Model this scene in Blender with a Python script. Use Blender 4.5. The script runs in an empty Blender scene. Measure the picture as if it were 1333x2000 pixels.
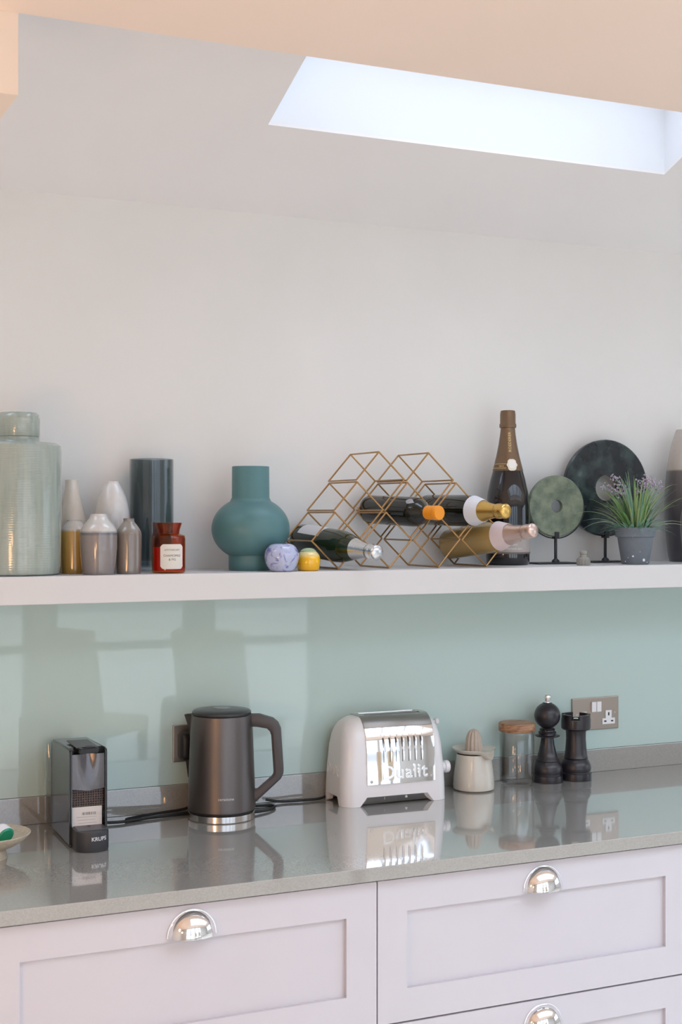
import bpy, bmesh, math, random
from math import sin, cos, pi, radians, sqrt, atan2
from mathutils import Vector, Matrix

C = bpy.context.scene.collection
SC = bpy.context.scene

# ---------------------------------------------------------------- camera
DW = 3.228
cam = bpy.data.cameras.new('camera')
cam.sensor_fit = 'VERTICAL'; cam.sensor_height = 36; cam.sensor_width = 24
cam.lens = 48.6; cam.shift_y = 0.002
cam.dof.use_dof = True; cam.dof.focus_distance = 3.3; cam.dof.aperture_fstop = 9.0
cam_o = bpy.data.objects.new('camera', cam); C.objects.link(cam_o)
cam_o.location = (0, -DW, 1.630); cam_o.rotation_euler = (radians(90), 0, radians(-24.577))
SC.camera = cam_o

# ---------------------------------------------------------------- daylight
w = bpy.data.worlds.new('sky'); SC.world = w; w.use_nodes = True
bg = w.node_tree.nodes['Background']
bg.inputs[0].default_value = (0.79, 0.90, 1.07, 1)
# overcast sky: zenith three times as bright as the horizon
wn_ = w.node_tree.nodes; wl_ = w.node_tree.links
g_ = wn_.new('ShaderNodeNewGeometry'); sx_ = wn_.new('ShaderNodeSeparateXYZ'); wl_.new(g_.outputs['Incoming'], sx_.inputs[0])
mr_ = wn_.new('ShaderNodeMapRange'); mr_.inputs[1].default_value = 0; mr_.inputs[2].default_value = -1   # incoming points back at the viewer
SKYL = 4.6
mr_.inputs[3].default_value = SKYL/3; mr_.inputs[4].default_value = SKYL; wl_.new(sx_.outputs['Z'], mr_.inputs[0]); wl_.new(mr_.outputs[0], bg.inputs[1])
vs = SC.view_settings
vs.view_transform = 'Standard'; vs.look = 'None'; vs.gamma = 1.0; vs.use_curve_mapping = False
vs.exposure = 0.44

WIN = [(-.50, .65), (.75, 1.75), (1.85, 2.75), (2.85, 3.60)]      # glazed openings of the rear wall; the left ones added for light
SKY = [(-.70, .38, -.74, -.16), (1.148, 2.25, -1.03, -0.322), (2.75, 3.85, -1.03, -0.322)]      # roof light openings; the outer two are unseen, added for light
SW = (-4.3, -1.4, 0.9, 2.25)                                        # unseen side window added to the right wall for cool light
LAN = (0.8, 5.2, -3.5, -1.72)                                        # unseen roof lantern added to the flat ceiling for overhead light
YR = -5.0; XL = -2.0; XR = 7.0
def slope(y): return 2.38 - 0.40*y
def portal(name, loc, rot, sx, sy):
    l = bpy.data.lights.new(name, 'AREA'); l.shape = 'RECTANGLE'; l.size = sx; l.size_y = sy; l.energy = 1
    l.cycles.is_portal = True
    o = bpy.data.objects.new(name, l); C.objects.link(o); o.location = loc; o.rotation_euler = rot
for a, b in WIN:
    portal('window_daylight', ((a+b)/2, YR-0.06, 1.165), (radians(-90), 0, pi), b-a, 2.33)
portal('added_side_daylight', (XR+.06, (SW[0]+SW[1])/2, (SW[2]+SW[3])/2), (radians(90), 0, radians(90)), SW[1]-SW[0], SW[3]-SW[2])
portal('added_lantern_daylight', ((LAN[0]+LAN[1])/2, (LAN[2]+LAN[3])/2, 2.64), (0, 0, 0), LAN[1]-LAN[0], LAN[3]-LAN[2])
for q in SKY:
    portal('roof_daylight', ((q[0]+q[1])/2, (q[2]+q[3])/2, slope((q[2]+q[3])/2)+0.23), (math.atan(-0.40), 0, 0), q[1]-q[0], (q[3]-q[2])*1.08)

# ---------------------------------------------------------------- materials
def lin(h):
    if isinstance(h, str):
        h = [int(h[i:i+2], 16)/255 for i in (0, 2, 4)]
    return tuple(((c/12.92) if c <= 0.04045 else ((c+0.055)/1.055)**2.4) for c in h)
MATS = {}
def mat(name, col, rough=0.5, metal=0.0, var=0.0, scale=20, bump=0.0, bscale=200, coat=0.0, aniso=0.0, spec=0.5, emit=None, estr=0, col2=None, detail=4, stretch=None, ior=1.5):
    m = bpy.data.materials.new(name); m.use_nodes = True
    nt = m.node_tree; b = nt.nodes['Principled BSDF']
    c = lin(col); b.inputs['Base Color'].default_value = (*c, 1)
    b.inputs['Roughness'].default_value = rough; b.inputs['Metallic'].default_value = metal
    b.inputs['Coat Weight'].default_value = coat; b.inputs['Coat Roughness'].default_value = 0.04
    b.inputs['Specular IOR Level'].default_value = spec; b.inputs['Anisotropic'].default_value = aniso
    b.inputs['IOR'].default_value = ior
    if emit:
        b.inputs['Emission Color'].default_value = (*lin(emit), 1); b.inputs['Emission Strength'].default_value = estr
    tc = nt.nodes.new('ShaderNodeTexCoord'); src = tc.outputs['Object']
    if stretch:
        mp = nt.nodes.new('ShaderNodeMapping'); mp.inputs['Scale'].default_value = stretch
        nt.links.new(src, mp.inputs[0]); src = mp.outputs[0]
    if var > 0 or col2:
        n = nt.nodes.new('ShaderNodeTexNoise'); n.inputs['Scale'].default_value = scale; n.inputs['Detail'].default_value = detail
        nt.links.new(src, n.inputs['Vector'])
        r = nt.nodes.new('ShaderNodeValToRGB'); r.color_ramp.elements[0].position = 0.35; r.color_ramp.elements[1].position = 0.65
        c2 = lin(col2) if col2 else tuple(min(1, x*(1+var)) for x in c)
        c1 = c if col2 else tuple(x*(1-var) for x in c)
        r.color_ramp.elements[0].color = (*c1, 1); r.color_ramp.elements[1].color = (*c2, 1)
        nt.links.new(n.outputs['Fac'], r.inputs[0]); nt.links.new(r.outputs[0], b.inputs['Base Color'])
    if bump > 0:
        n = nt.nodes.new('ShaderNodeTexNoise'); n.inputs['Scale'].default_value = bscale
        nt.links.new(src, n.inputs['Vector'])
        bp = nt.nodes.new('ShaderNodeBump'); bp.inputs['Strength'].default_value = bump; bp.inputs['Distance'].default_value = 0.002
        nt.links.new(n.outputs['Fac'], bp.inputs['Height']); nt.links.new(bp.outputs[0], b.inputs['Normal'])
    MATS[name] = m
    return m
def zramp(name, stops, rough=0.22, coat=0.8, wob=0.004, var=0.06, noise=60):
    """glaze bands by height (object z, metres): stops = [(z, colour), ...]"""
    m = bpy.data.materials.new(name); m.use_nodes = True
    nt = m.node_tree; b = nt.nodes['Principled BSDF']
    b.inputs['Roughness'].default_value = rough; b.inputs['Coat Weight'].default_value = coat; b.inputs['Coat Roughness'].default_value = 0.06
    tc = nt.nodes.new('ShaderNodeTexCoord'); sx = nt.nodes.new('ShaderNodeSeparateXYZ'); nt.links.new(tc.outputs['Object'], sx.inputs[0])
    n = nt.nodes.new('ShaderNodeTexNoise'); n.inputs['Scale'].default_value = noise; nt.links.new(tc.outputs['Object'], n.inputs['Vector'])
    ma = nt.nodes.new('ShaderNodeMath'); ma.operation = 'MULTIPLY_ADD'; ma.inputs[1].default_value = wob*2
    nt.links.new(n.outputs['Fac'], ma.inputs[0]); nt.links.new(sx.outputs['Z'], ma.inputs[2])
    sub = nt.nodes.new('ShaderNodeMath'); sub.operation = 'SUBTRACT'; sub.inputs[1].default_value = wob; nt.links.new(ma.outputs[0], sub.inputs[0])
    zmax = stops[-1][0]
    dv = nt.nodes.new('ShaderNodeMath'); dv.operation = 'DIVIDE'; dv.inputs[1].default_value = zmax; nt.links.new(sub.outputs[0], dv.inputs[0])
    r = nt.nodes.new('ShaderNodeValToRGB'); e = r.color_ramp.elements
    e[0].position = stops[0][0]/zmax; e[0].color = (*lin(stops[0][1]), 1)
    e[1].position = 1.0; e[1].color = (*lin(stops[-1][1]), 1)
    for z, cc in stops[1:-1]:
        q = e.new(z/zmax); q.color = (*lin(cc), 1)
    nt.links.new(dv.outputs[0], r.inputs[0])
    mx = nt.nodes.new('ShaderNodeMix'); mx.data_type = 'RGBA'; mx.blend_type = 'MULTIPLY'; mx.inputs[0].default_value = 1
    n2 = nt.nodes.new('ShaderNodeTexNoise'); n2.inputs['Scale'].default_value = 90; nt.links.new(tc.outputs['Object'], n2.inputs['Vector'])
    mr = nt.nodes.new('ShaderNodeMapRange'); mr.inputs[3].default_value = 1-var; mr.inputs[4].default_value = 1+var; nt.links.new(n2.outputs['Fac'], mr.inputs[0])
    nt.links.new(r.outputs[0], mx.inputs[6]); nt.links.new(mr.outputs[0], mx.inputs[7]); nt.links.new(mx.outputs[2], b.inputs['Base Color'])
    return m
def thinglass(name, tint=(1, 1, 1), gloss=1.0, rough=0.0, ior=1.5):
    """clear or tinted thin glass: tinted see-through plus a Fresnel mirror"""
    m = bpy.data.materials.new(name); m.use_nodes = True; nt = m.node_tree
    nt.nodes.remove(nt.nodes['Principled BSDF']); out = nt.nodes['Material Output']
    t = nt.nodes.new('ShaderNodeBsdfTransparent'); t.inputs[0].default_value = (*tint, 1)
    g = nt.nodes.new('ShaderNodeBsdfGlossy'); g.inputs['Roughness'].default_value = rough; g.inputs[0].default_value = (gloss, gloss, gloss, 1)
    fr = nt.nodes.new('ShaderNodeFresnel'); fr.inputs[0].default_value = ior
    ge = nt.nodes.new('ShaderNodeNewGeometry'); ma = nt.nodes.new('ShaderNodeMath'); ma.operation = 'MULTIPLY_ADD'
    ma.inputs[1].default_value = 1/ior-ior; ma.inputs[2].default_value = ior        # same reflectance on the inner side of the wall
    nt.links.new(ge.outputs['Backfacing'], ma.inputs[0]); nt.links.new(ma.outputs[0], fr.inputs[0])
    mx = nt.nodes.new('ShaderNodeMixShader'); nt.links.new(fr.outputs[0], mx.inputs[0]); nt.links.new(t.outputs[0], mx.inputs[1]); nt.links.new(g.outputs[0], mx.inputs[2])
    nt.links.new(mx.outputs[0], out.inputs[0])
    return m

M_wall = mat('wall_paint', 'E5E4E1', 0.85, var=0.015, scale=3, bump=0.05, bscale=300)
M_ceil = mat('ceiling_paint', 'EFEDED', 0.9, var=0.01, scale=3)
M_soffit = mat('soffit_paint_lamp_tint', 'F8E5D6', 0.9, var=0.01, scale=3)  # cream paint with warm lamp glow mixed into the colour
M_reveal = mat('reveal_paint', 'E9ECF0', 0.85)
M_floor = mat('limestone_floor', 'D9D1C5', 0.5, col2='DFD8CD', scale=3)
M_shelf = mat('shelf_paint', 'D6D4D3', 0.45, var=0.01, scale=6)
M_cab = mat('cabinet_paint', 'CFCACF', 0.42, var=0.01, scale=5)
M_carc = mat('cabinet_inside', '6B6462', 0.7)
M_glassback = mat('back_painted_glass', 'C0D4CE', 0.02, spec=0.5)
def quartz(name, base, rough):
    m = mat(name, base, rough, ior=1.6, coat=1.0)
    m.node_tree.nodes['Principled BSDF'].inputs['Coat IOR'].default_value = 1.7
    nt = m.node_tree; b = nt.nodes['Principled BSDF']
    tc = nt.nodes.new('ShaderNodeTexCoord')
    v = nt.nodes.new('ShaderNodeTexVoronoi'); v.inputs['Scale'].default_value = 420; nt.links.new(tc.outputs['Object'], v.inputs['Vector'])
    r = nt.nodes.new('ShaderNodeValToRGB'); c = lin(base)
    r.color_ramp.elements[0].color = (*[x*0.93 for x in c], 1); r.color_ramp.elements[1].color = (*[min(1, x*1.07) for x in c], 1)
    sp = nt.nodes.new('ShaderNodeSeparateColor'); nt.links.new(v.outputs['Color'], sp.inputs[0]); nt.links.new(sp.outputs[0], r.inputs[0])
    nt.links.new(r.outputs[0], b.inputs['Base Color'])
    return m
M_quartz = quartz('grey_quartz', 'A09D97', 0.08)
M_chrome = mat('chrome', 'F2F2F4', 0.05, 1.0)
M_steel = mat('brushed_steel', 'C9C5C0', 0.28, 1.0, bump=0.05, bscale=500, stretch=(1, 1, 30))
M_nickel = mat('satin_nickel', 'B3A89E', 0.38, 1.0)
M_black = mat('black_plastic', '1C1B1D', 0.4)
M_rubber = mat('black_rubber', '171718', 0.55)
M_white_pl = mat('white_plastic', 'F0EFEF', 0.3)
M_pane = thinglass('window_glass', (0.97, 0.98, 0.98))
M_solar = thinglass('solar_glass', (0.88, 0.89, 0.90))
M_frame = mat('window_frame_paint', 'C4C6C6', 0.4)

# ---------------------------------------------------------------- mesh helpers
def link(name, bm, m, parent=None, smooth=False, angle=40):
    me = bpy.data.meshes.new(name)
    bmesh.ops.recalc_face_normals(bm, faces=bm.faces[:])
    bm.to_mesh(me); bm.free()
    if m: me.materials.append(m)
    if smooth:
        me.polygons.foreach_set('use_smooth', [True]*len(me.polygons))
        me.set_sharp_from_angle(angle=radians(angle))
    o = bpy.data.objects.new(name, me); C.objects.link(o)
    if parent: o.parent = parent
    return o
def tag(o, label, cat, group=None):
    o['label'] = label; o['category'] = cat
    if group: o['group'] = group
    return o
def thing(name, label, cat, loc=(0, 0, 0), rotz=0, group=None):
    o = bpy.data.objects.new(name, None); o.empty_display_size = 0.05; C.objects.link(o)
    o.location = loc; o.rotation_euler = (0, 0, rotz)
    return tag(o, label, cat, group)
def struct(name, bm, m, parent=None, label=None):
    o = link(name, bm, m, parent)
    if not parent: o['kind'] = 'structure'
    if label: o['label'] = label
    return o
def box(bm, x0, x1, y0, y1, z0, z1, bevel=0, seg=2):
    t = bmesh.new()
    bmesh.ops.create_cube(t, size=1)
    for v in t.verts:
        v.co = Vector((x0+(v.co.x+.5)*(x1-x0), y0+(v.co.y+.5)*(y1-y0), z0+(v.co.z+.5)*(z1-z0)))
    if bevel: bmesh.ops.bevel(t, geom=t.edges[:], offset=bevel, segments=seg, affect='EDGES', profile=0.5)
    join(bm, t)
def join(bm, t):
    me = bpy.data.meshes.new('tmp'); t.to_mesh(me); t.free(); bm.from_mesh(me); bpy.data.meshes.remove(me)
def nb(*a, **k):
    bm = bmesh.new(); box(bm, *a, **k); return bm
def catmull(pts, n=6):
    out = []
    P = [pts[0]] + list(pts) + [pts[-1]]
    for i in range(1, len(P)-2):
        p0, p1, p2, p3 = [Vector(q) for q in P[i-1:i+3]]
        for k in range(n):
            t = k/n
            out.append(0.5*((2*p1)+(-p0+p2)*t+(2*p0-5*p1+4*p2-p3)*t*t+(-p0+3*p1-3*p2+p3)*t**3))
    out.append(Vector(P[-2])); return out
def lathe(prof, seg=48, smooth_n=0, bm=None):
    """prof: list of (r, z); r == 0 closes to a pole"""
    bm = bm or bmesh.new()
    if smooth_n: prof = [(max(0, p.x), p.y) for p in catmull([Vector((r, z)) for r, z in prof], smooth_n)]
    rings = []
    for r, z in prof:
        if r < 1e-5: rings.append([bm.verts.new((0, 0, z))])
        else: rings.append([bm.verts.new((r*cos(2*pi*i/seg), r*sin(2*pi*i/seg), z)) for i in range(seg)])
    for a, b in zip(rings, rings[1:]):
        for i in range(seg):
            j = (i+1) % seg
            if len(a) == 1 and len(b) == 1: break
            if len(a) == 1: bm.faces.new((a[0], b[i], b[j]))
            elif len(b) == 1: bm.faces.new((a[i], a[j], b[0]))
            else: bm.faces.new((a[i], a[j], b[j], b[i]))
    return bm
def tube(pts, r, seg=8, bm=None, rr=None, cap=True):
    bm = bm or bmesh.new(); pts = [Vector(p) for p in pts]; rings = []
    up = None
    for i, p in enumerate(pts):
        d = (pts[min(i+1, len(pts)-1)]-pts[max(i-1, 0)]).normalized()
        if up is None:
            up = Vector((0, 0, 1)) if abs(d.z) < 0.9 else Vector((1, 0, 0))
        s = d.cross(up).normalized(); up = s.cross(d).normalized()
        q = rr[i] if rr else r
        rings.append([bm.verts.new(p+q*(cos(2*pi*k/seg)*s+sin(2*pi*k/seg)*up)) for k in range(seg)])
    for a, b in zip(rings, rings[1:]):
        for k in range(seg): bm.faces.new((a[k], a[(k+1) % seg], b[(k+1) % seg], b[k]))
    if cap: bm.faces.new(rings[0]); bm.faces.new(rings[-1])
    return bm
def prism(poly, axis, a, b, bm=None):
    """extrude a polygon along an axis; poly in the two other axes (in x,y,z order)"""
    bm = bm or bmesh.new()
    def P(u, v, t): return {'x': (t, u, v), 'y': (u, t, v), 'z': (u, v, t)}[axis]
    A = [bm.verts.new(P(u, v, a)) for u, v in poly]; B = [bm.verts.new(P(u, v, b)) for u, v in poly]
    bm.faces.new(A); bm.faces.new(B[::-1]); n = len(poly)
    for i in range(n): bm.faces.new((A[i], A[(i+1) % n], B[(i+1) % n], B[i]))
    return bm
def rrect(hx, hy, r, n=8):
    r = min(r, hx*.999, hy*.999); out = []
    for cx, cy, a0 in ((hx-r, hy-r, 0), (-hx+r, hy-r, 90), (-hx+r, -hy+r, 180), (hx-r, -hy+r, 270)):
        for k in range(n+1):
            a = radians(a0+90*k/n); out.append((cx+r*cos(a), cy+r*sin(a)))
    return out
def loft(sections, bm=None, cap=True):
    bm = bm or bmesh.new(); R = [[bm.verts.new(p) for p in s] for s in sections]
    for a, b in zip(R, R[1:]):
        n = len(a)
        for i in range(n): bm.faces.new((a[i], a[(i+1) % n], b[(i+1) % n], b[i]))
    if cap: bm.faces.new(R[0][::-1]); bm.faces.new(R[-1])
    return bm
def text_bm(s, size, depth=0.0006, spacing=1.0, bold=0.0):
    cu = bpy.data.curves.new('lettering', 'FONT'); cu.body = s; cu.size = size; cu.align_x = 'CENTER'; cu.align_y = 'CENTER'
    cu.extrude = depth; cu.space_character = spacing; cu.resolution_u = 3; cu.offset = bold
    o = bpy.data.objects.new('lettering', cu); C.objects.link(o)
    dg = bpy.context.evaluated_depsgraph_get(); me = bpy.data.meshes.new_from_object(o.evaluated_get(dg))
    bm = bmesh.new(); bm.from_mesh(me)
    bpy.data.objects.remove(o); bpy.data.curves.remove(cu); bpy.data.meshes.remove(me)
    return bm
def flat_text(name, s, size, m, parent, loc, rot, **k):
    bm = text_bm(s, size, **k); bm.transform(Matrix.Translation(loc) @ rot)
    return link(name, bm, m, parent)
FACE_FRONT = Matrix.Rotation(radians(90), 4, 'X')           # text plane turned to face -y
def wrap_text(name, s, size, m, parent, r, ang, z, turn=0, taper=0, **k):
    bm = text_bm(s, size, **k)
    if turn: bm.transform(Matrix.Rotation(turn, 4, 'Z'))
    for v in bm.verts:
        x, y, h = v.co; q = r + taper*y + h; a = ang + x/r
        v.co = (q*cos(a), q*sin(a), z+y)
    return link(name, bm, m, parent)
def patch(r, a0, a1, z0, z1, t=0.0006, n=16, notch=0, rfun=None):
    """curved paper label on a cylinder"""
    bm = bmesh.new(); V = []
    for k in range(n+1):
        a = a0+(a1-a0)*k/n; e = min(k, n-k)
        d = notch if e == 0 else (notch*0.35 if e == 1 else 0)
        col = []
        for z in (z0+d, z1-d):
            q = (rfun(z) if rfun else r)
            col.append((bm.verts.new(((q+t)*cos(a), (q+t)*sin(a), z)), bm.verts.new(((q-0.0004)*cos(a), (q-0.0004)*sin(a), z))))
        V.append(col)
    for A, B in zip(V, V[1:]):
        bm.faces.new((A[0][0], B[0][0], B[1][0], A[1][0])); bm.faces.new((A[0][1], A[1][1], B[1][1], B[0][1]))
        bm.faces.new((A[1][0], B[1][0], B[1][1], A[1][1])); bm.faces.new((A[0][0], A[0][1], B[0][1], B[0][0]))
    bm.faces.new((V[0][0][0], V[0][1][0], V[0][1][1], V[0][0][1])); bm.faces.new((V[-1][0][0], V[-1][0][1], V[-1][1][1], V[-1][1][0]))
    return bm
def facing(x, y): return atan2(-DW-y, -x)

# ================================================================ SETTING
struct('floor', nb(XL, XR, YR, 0.0, -0.06, 0), M_floor)
struct('wall_back', nb(XL-.1, XR+.1, 0, 0.12, -0.06, 3.3), M_wall)
struct('wall_left', nb(XL-.12, XL, YR, 0, -0.06, 3.3), M_wall)
bm = bmesh.new(); box(bm, XR, XR+.12, YR, 0, -.06, SW[2]); box(bm, XR, XR+.12, YR, 0, SW[3], 3.3); box(bm, XR, XR+.12, YR, SW[0], SW[2], SW[3]); box(bm, XR, XR+.12, SW[1], 0, SW[2], SW[3])
struct('wall_right', bm, M_wall)
bm = bmesh.new(); wc = (SW[0]+SW[1])/2
for y in (SW[0]+.03, wc, SW[1]-.03): box(bm, XR+.03, XR+.09, y-.03, y+.03, SW[2], SW[3])
for z_ in (SW[2]+.03, SW[3]-.03):
    for ya, yb in ((SW[0]+.06, wc-.03), (wc+.03, SW[1]-.06)): box(bm, XR+.03, XR+.09, ya, yb, z_-.03, z_+.03)
wn = struct('window_8', bm, M_frame)  # side window put in to bring cool daylight from the right
for ya, yb in ((SW[0]+.06, wc-.03), (wc+.03, SW[1]-.06)): link('pane', nb(XR+.057, XR+.063, ya, yb, SW[2]+.06, SW[3]-.06), M_pane, wn)
bm = bmesh.new()
edges = [XL-.1] + [v for w_ in WIN for v in w_] + [XR+.1]
for a, b in zip(edges[::2], edges[1::2]): box(bm, a, b, YR-.12, YR, -.06, 2.33)
box(bm, XL-.1, XR+.1, YR-.12, YR, 2.33, 2.6)
struct('wall_rear', bm, M_wall)
struct('ground', nb(-12, 18, -20, YR-.12, -.12, -.06), mat('patio_stone', 'D6D1C7', 0.8, var=0.1, scale=2))
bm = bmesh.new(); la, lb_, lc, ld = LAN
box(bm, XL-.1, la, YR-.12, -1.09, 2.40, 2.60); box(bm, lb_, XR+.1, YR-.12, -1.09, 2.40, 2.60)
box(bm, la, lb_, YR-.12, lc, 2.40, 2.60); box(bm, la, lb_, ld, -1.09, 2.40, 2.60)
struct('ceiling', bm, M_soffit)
bm = bmesh.new()
for k in range(5):
    x = la+.03+(lb_-la-.06)*k/4; box(bm, x-.03, x+.03, lc, ld, 2.602, 2.66)
box(bm, la, lb_, lc-.06, lc, 2.602, 2.66); box(bm, la, lb_, ld, ld+.06, 2.602, 2.66)
wn = struct('window_9', bm, M_frame)  # lantern added out of view to light the drawers and worktop
for k in range(4):
    x = la+.03+(lb_-la-.06)*k/4; link('pane', nb(x+.03, x+(lb_-la-.06)/4-.03, lc, ld, 2.625, 2.631), M_pane, wn)
# sloping ceiling with the roof-light opening
bm = bmesh.new()
def slab(x0, x1, y0, y1):
    V = [bm.verts.new((x, y, slope(y)+h)) for h in (0, .006) for x, y in ((x0, y0), (x1, y0), (x1, y1), (x0, y1))]
    for f in ((0, 1, 2, 3), (4, 5, 6, 7), (0, 1, 5, 4), (1, 2, 6, 5), (2, 3, 7, 6), (3, 0, 4, 7)): bm.faces.new([V[i] for i in f])
ex = [XL-.1] + [v for q in SKY for v in q[:2]] + [XR+.1]
for a, b in zip(ex[::2], ex[1::2]): slab(a, b, -1.06, 0)
for h0, h1, h2, h3 in SKY: slab(h0, h1, h3, 0); slab(h0, h1, -1.06, h2)
struct('ceiling', bm, M_ceil)
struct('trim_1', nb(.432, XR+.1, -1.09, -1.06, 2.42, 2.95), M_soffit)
struct('trim_2', nb(XL-.1, .432, -1.0895, -.78, 2.274, 2.96), mat('nib_paint_lamp_tint', 'F5E4D4', 0.9))  # nib colour also carries the warmth of lamp light
# roof light, plus two out of view added to light from above
T = .22
def six(bm, V):
    V = [bm.verts.new(p) for p in V]
    for f in ((0, 1, 2, 3), (7, 6, 5, 4), (0, 4, 5, 1), (1, 5, 6, 2), (2, 6, 7, 3), (3, 7, 4, 0)): bm.faces.new([V[i] for i in f])
def sheet(bm, pts, off): six(bm, list(pts) + [(p[0]+off[0], p[1]+off[1], p[2]) for p in pts])
def slbox(bm, xa, xb, ya, yb, h0, h1): six(bm, [(x, y, slope(y)+h) for h in (h0, h1) for x, y in ((xa, ya), (xb, ya), (xb, yb), (xa, yb))])
for (x0, x1, y0, y1), nm in zip(SKY, ('window_11', 'window_1', 'window_10')):
    bm = bmesh.new()
    for y, o in ((y1, .03), (y0, -.025)): sheet(bm, [(x0-.03, y, slope(y)+.006), (x1+.03, y, slope(y)+.006), (x1+.03, y, slope(y)+T), (x0-.03, y, slope(y)+T)], (0, o))
    for x, o in ((x0, -.03), (x1, .03)): sheet(bm, [(x, y0, slope(y0)+.006), (x, y1, slope(y1)+.006), (x, y1, slope(y1)+T), (x, y0, slope(y0)+T)], (o, 0))
    sk = struct(nm, bm, M_reveal)
    bm = bmesh.new()
    slbox(bm, x0-.03, x1+.03, y0-.03, y0+.04, T, T+.05); slbox(bm, x0-.03, x1+.03, y1-.04, y1+.03, T, T+.05)
    slbox(bm, x0-.03, x0+.04, y0+.04, y1-.04, T, T+.05); slbox(bm, x1-.04, x1+.03, y0+.04, y1-.04, T, T+.05)
    link('window_frame', bm, M_white_pl, sk)
    bm = bmesh.new(); slbox(bm, x0+.04, x1-.04, y0+.04, y1-.04, T+.02, T+.026); link('pane', bm, M_solar, sk)
# glazed doors of the rear wall, those at the left put in for extra daylight
for n, (a, b) in enumerate(WIN):
    bm = bmesh.new(); f = .05; y0, y1 = YR-.09, YR-.03
    box(bm, a, a+f, y0, y1, 0, 2.33); box(bm, b-f, b, y0, y1, 0, 2.33)
    box(bm, a+f, b-f, y0, y1, 0, .12); box(bm, a+f, b-f, y0, y1, 2.26, 2.33); box(bm, a+f, b-f, y0, y1, .80, .85)
    wn = struct('window_%d' % (n+2), bm, M_frame)
    link('pane', nb(a+f, b-f, YR-.064, YR-.058, .12, .80), M_pane, wn); link('pane', nb(a+f, b-f, YR-.064, YR-.058, .85, 2.26), M_pane, wn)

# ================================================================ FITTED KITCHEN
WT = 0.91; NOSE = -0.696; FACE = -0.676; X0 = -.351; X1 = 2.849
tag(link('worktop', nb(X0, X1, NOSE, -.001, .8815, WT, bevel=.0015), M_quartz), 'polished grey quartz worktop running along the wall over the drawers', 'worktop')
tag(link('worktop_upstand', nb(X0, X1, -.015, -.0005, WT+.0002, .973, bevel=.001), M_quartz), 'low grey quartz upstand along the back of the worktop', 'upstand')
tag(link('glass_splashback', nb(X0, X1, -.0065, -.0005, .9735, 1.4355), M_glassback), 'pale green glass splashback below the long shelf', 'splashback')
tag(link('floating_shelf', nb(X0, X1+.3, -.27, -.0005, 1.436, 1.496, bevel=.0015), M_shelf), 'long thick white floating shelf holding vases and bottles', 'shelf')

def cup_handle(parent, x, z):
    bm = bmesh.new(); a, b, d = .0465, .0485, .031; NU, NV = 24, 10; grid = []
    for i in range(NU+1):
        ph = pi*i/NU
        grid.append([bm.verts.new((a*cos(ph), -d*sin(ph)*cos(pi/2*j/NV), b*sin(ph)*sin(pi/2*j/NV))) for j in range(NV+1)])
    for i in range(NU):
        for j in range(NV):
            try: bm.faces.new((grid[i][j], grid[i+1][j], grid[i+1][j+1], grid[i][j+1]))
            except ValueError: pass
    bmesh.ops.remove_doubles(bm, verts=bm.verts[:], dist=1e-6)
    bmesh.ops.solidify(bm, geom=bm.faces[:], thickness=.0018)
    rim = [(  .0500*cos(pi*i/24), .0520*sin(pi*i/24)) for i in range(25)]
    inn = [(.044*cos(pi*i/24), .046*sin(pi*i/24)) for i in range(25)]
    for i in range(24):
        prism([rim[i], rim[i+1], inn[i+1], inn[i]], 'y', -.003, 0, bm)
    bm.transform(Matrix.Translation((x, FACE-.0002, z)))
    return link('cup_handle', bm, M_chrome, parent, smooth=True, angle=50)
def drawer(parent, x0, x1, z0, z1):
    s = .068; rz = .0675; yb = FACE+.020
    bm = bmesh.new()
    box(bm, x0, x0+s, FACE, yb, z0, z1); box(bm, x1-s, x1, FACE, yb, z0, z1)
    box(bm, x0+s, x1-s, FACE, yb, z1-rz, z1); box(bm, x0+s, x1-s, FACE, yb, z0, z0+rz)
    d = link('drawer', bm, M_cab, parent)
    link('panel', nb(x0+s, x1-s, FACE+.010, yb-.001, z0+rz, z1-rz), M_cab, d)
    cup_handle(d, (x0+x1)/2, z1-.0595)
    return d
DR = [(.5785, .8745), (.3375, .5745), (.104, .3335)]
labs = ['white drawer cabinet beneath the bowl end of the worktop', 'white shaker drawer cabinet below the coffee machine and kettle',
        'white shaker drawer cabinet below the toaster and chess mills', 'white drawer cabinet at the socket end of the worktop']
for i in range(4):
    a = X0+.8*i; b = a+.8
    t = thing('drawer_cabinet', labs[i], 'cabinet', group='white drawer cabinets under the worktop')
    bm = bmesh.new(); box(bm, a+.0005, b-.0005, FACE+.022, -.002, .10, .8812); link('carcass', bm, M_carc, t)
    link('plinth', nb(a+.0005, b-.0005, FACE+.06, FACE+.078, .0005, .0995), M_cab, t)
    for z0, z1 in DR: drawer(t, a+.0015, b-.0015, z0, z1)

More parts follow.
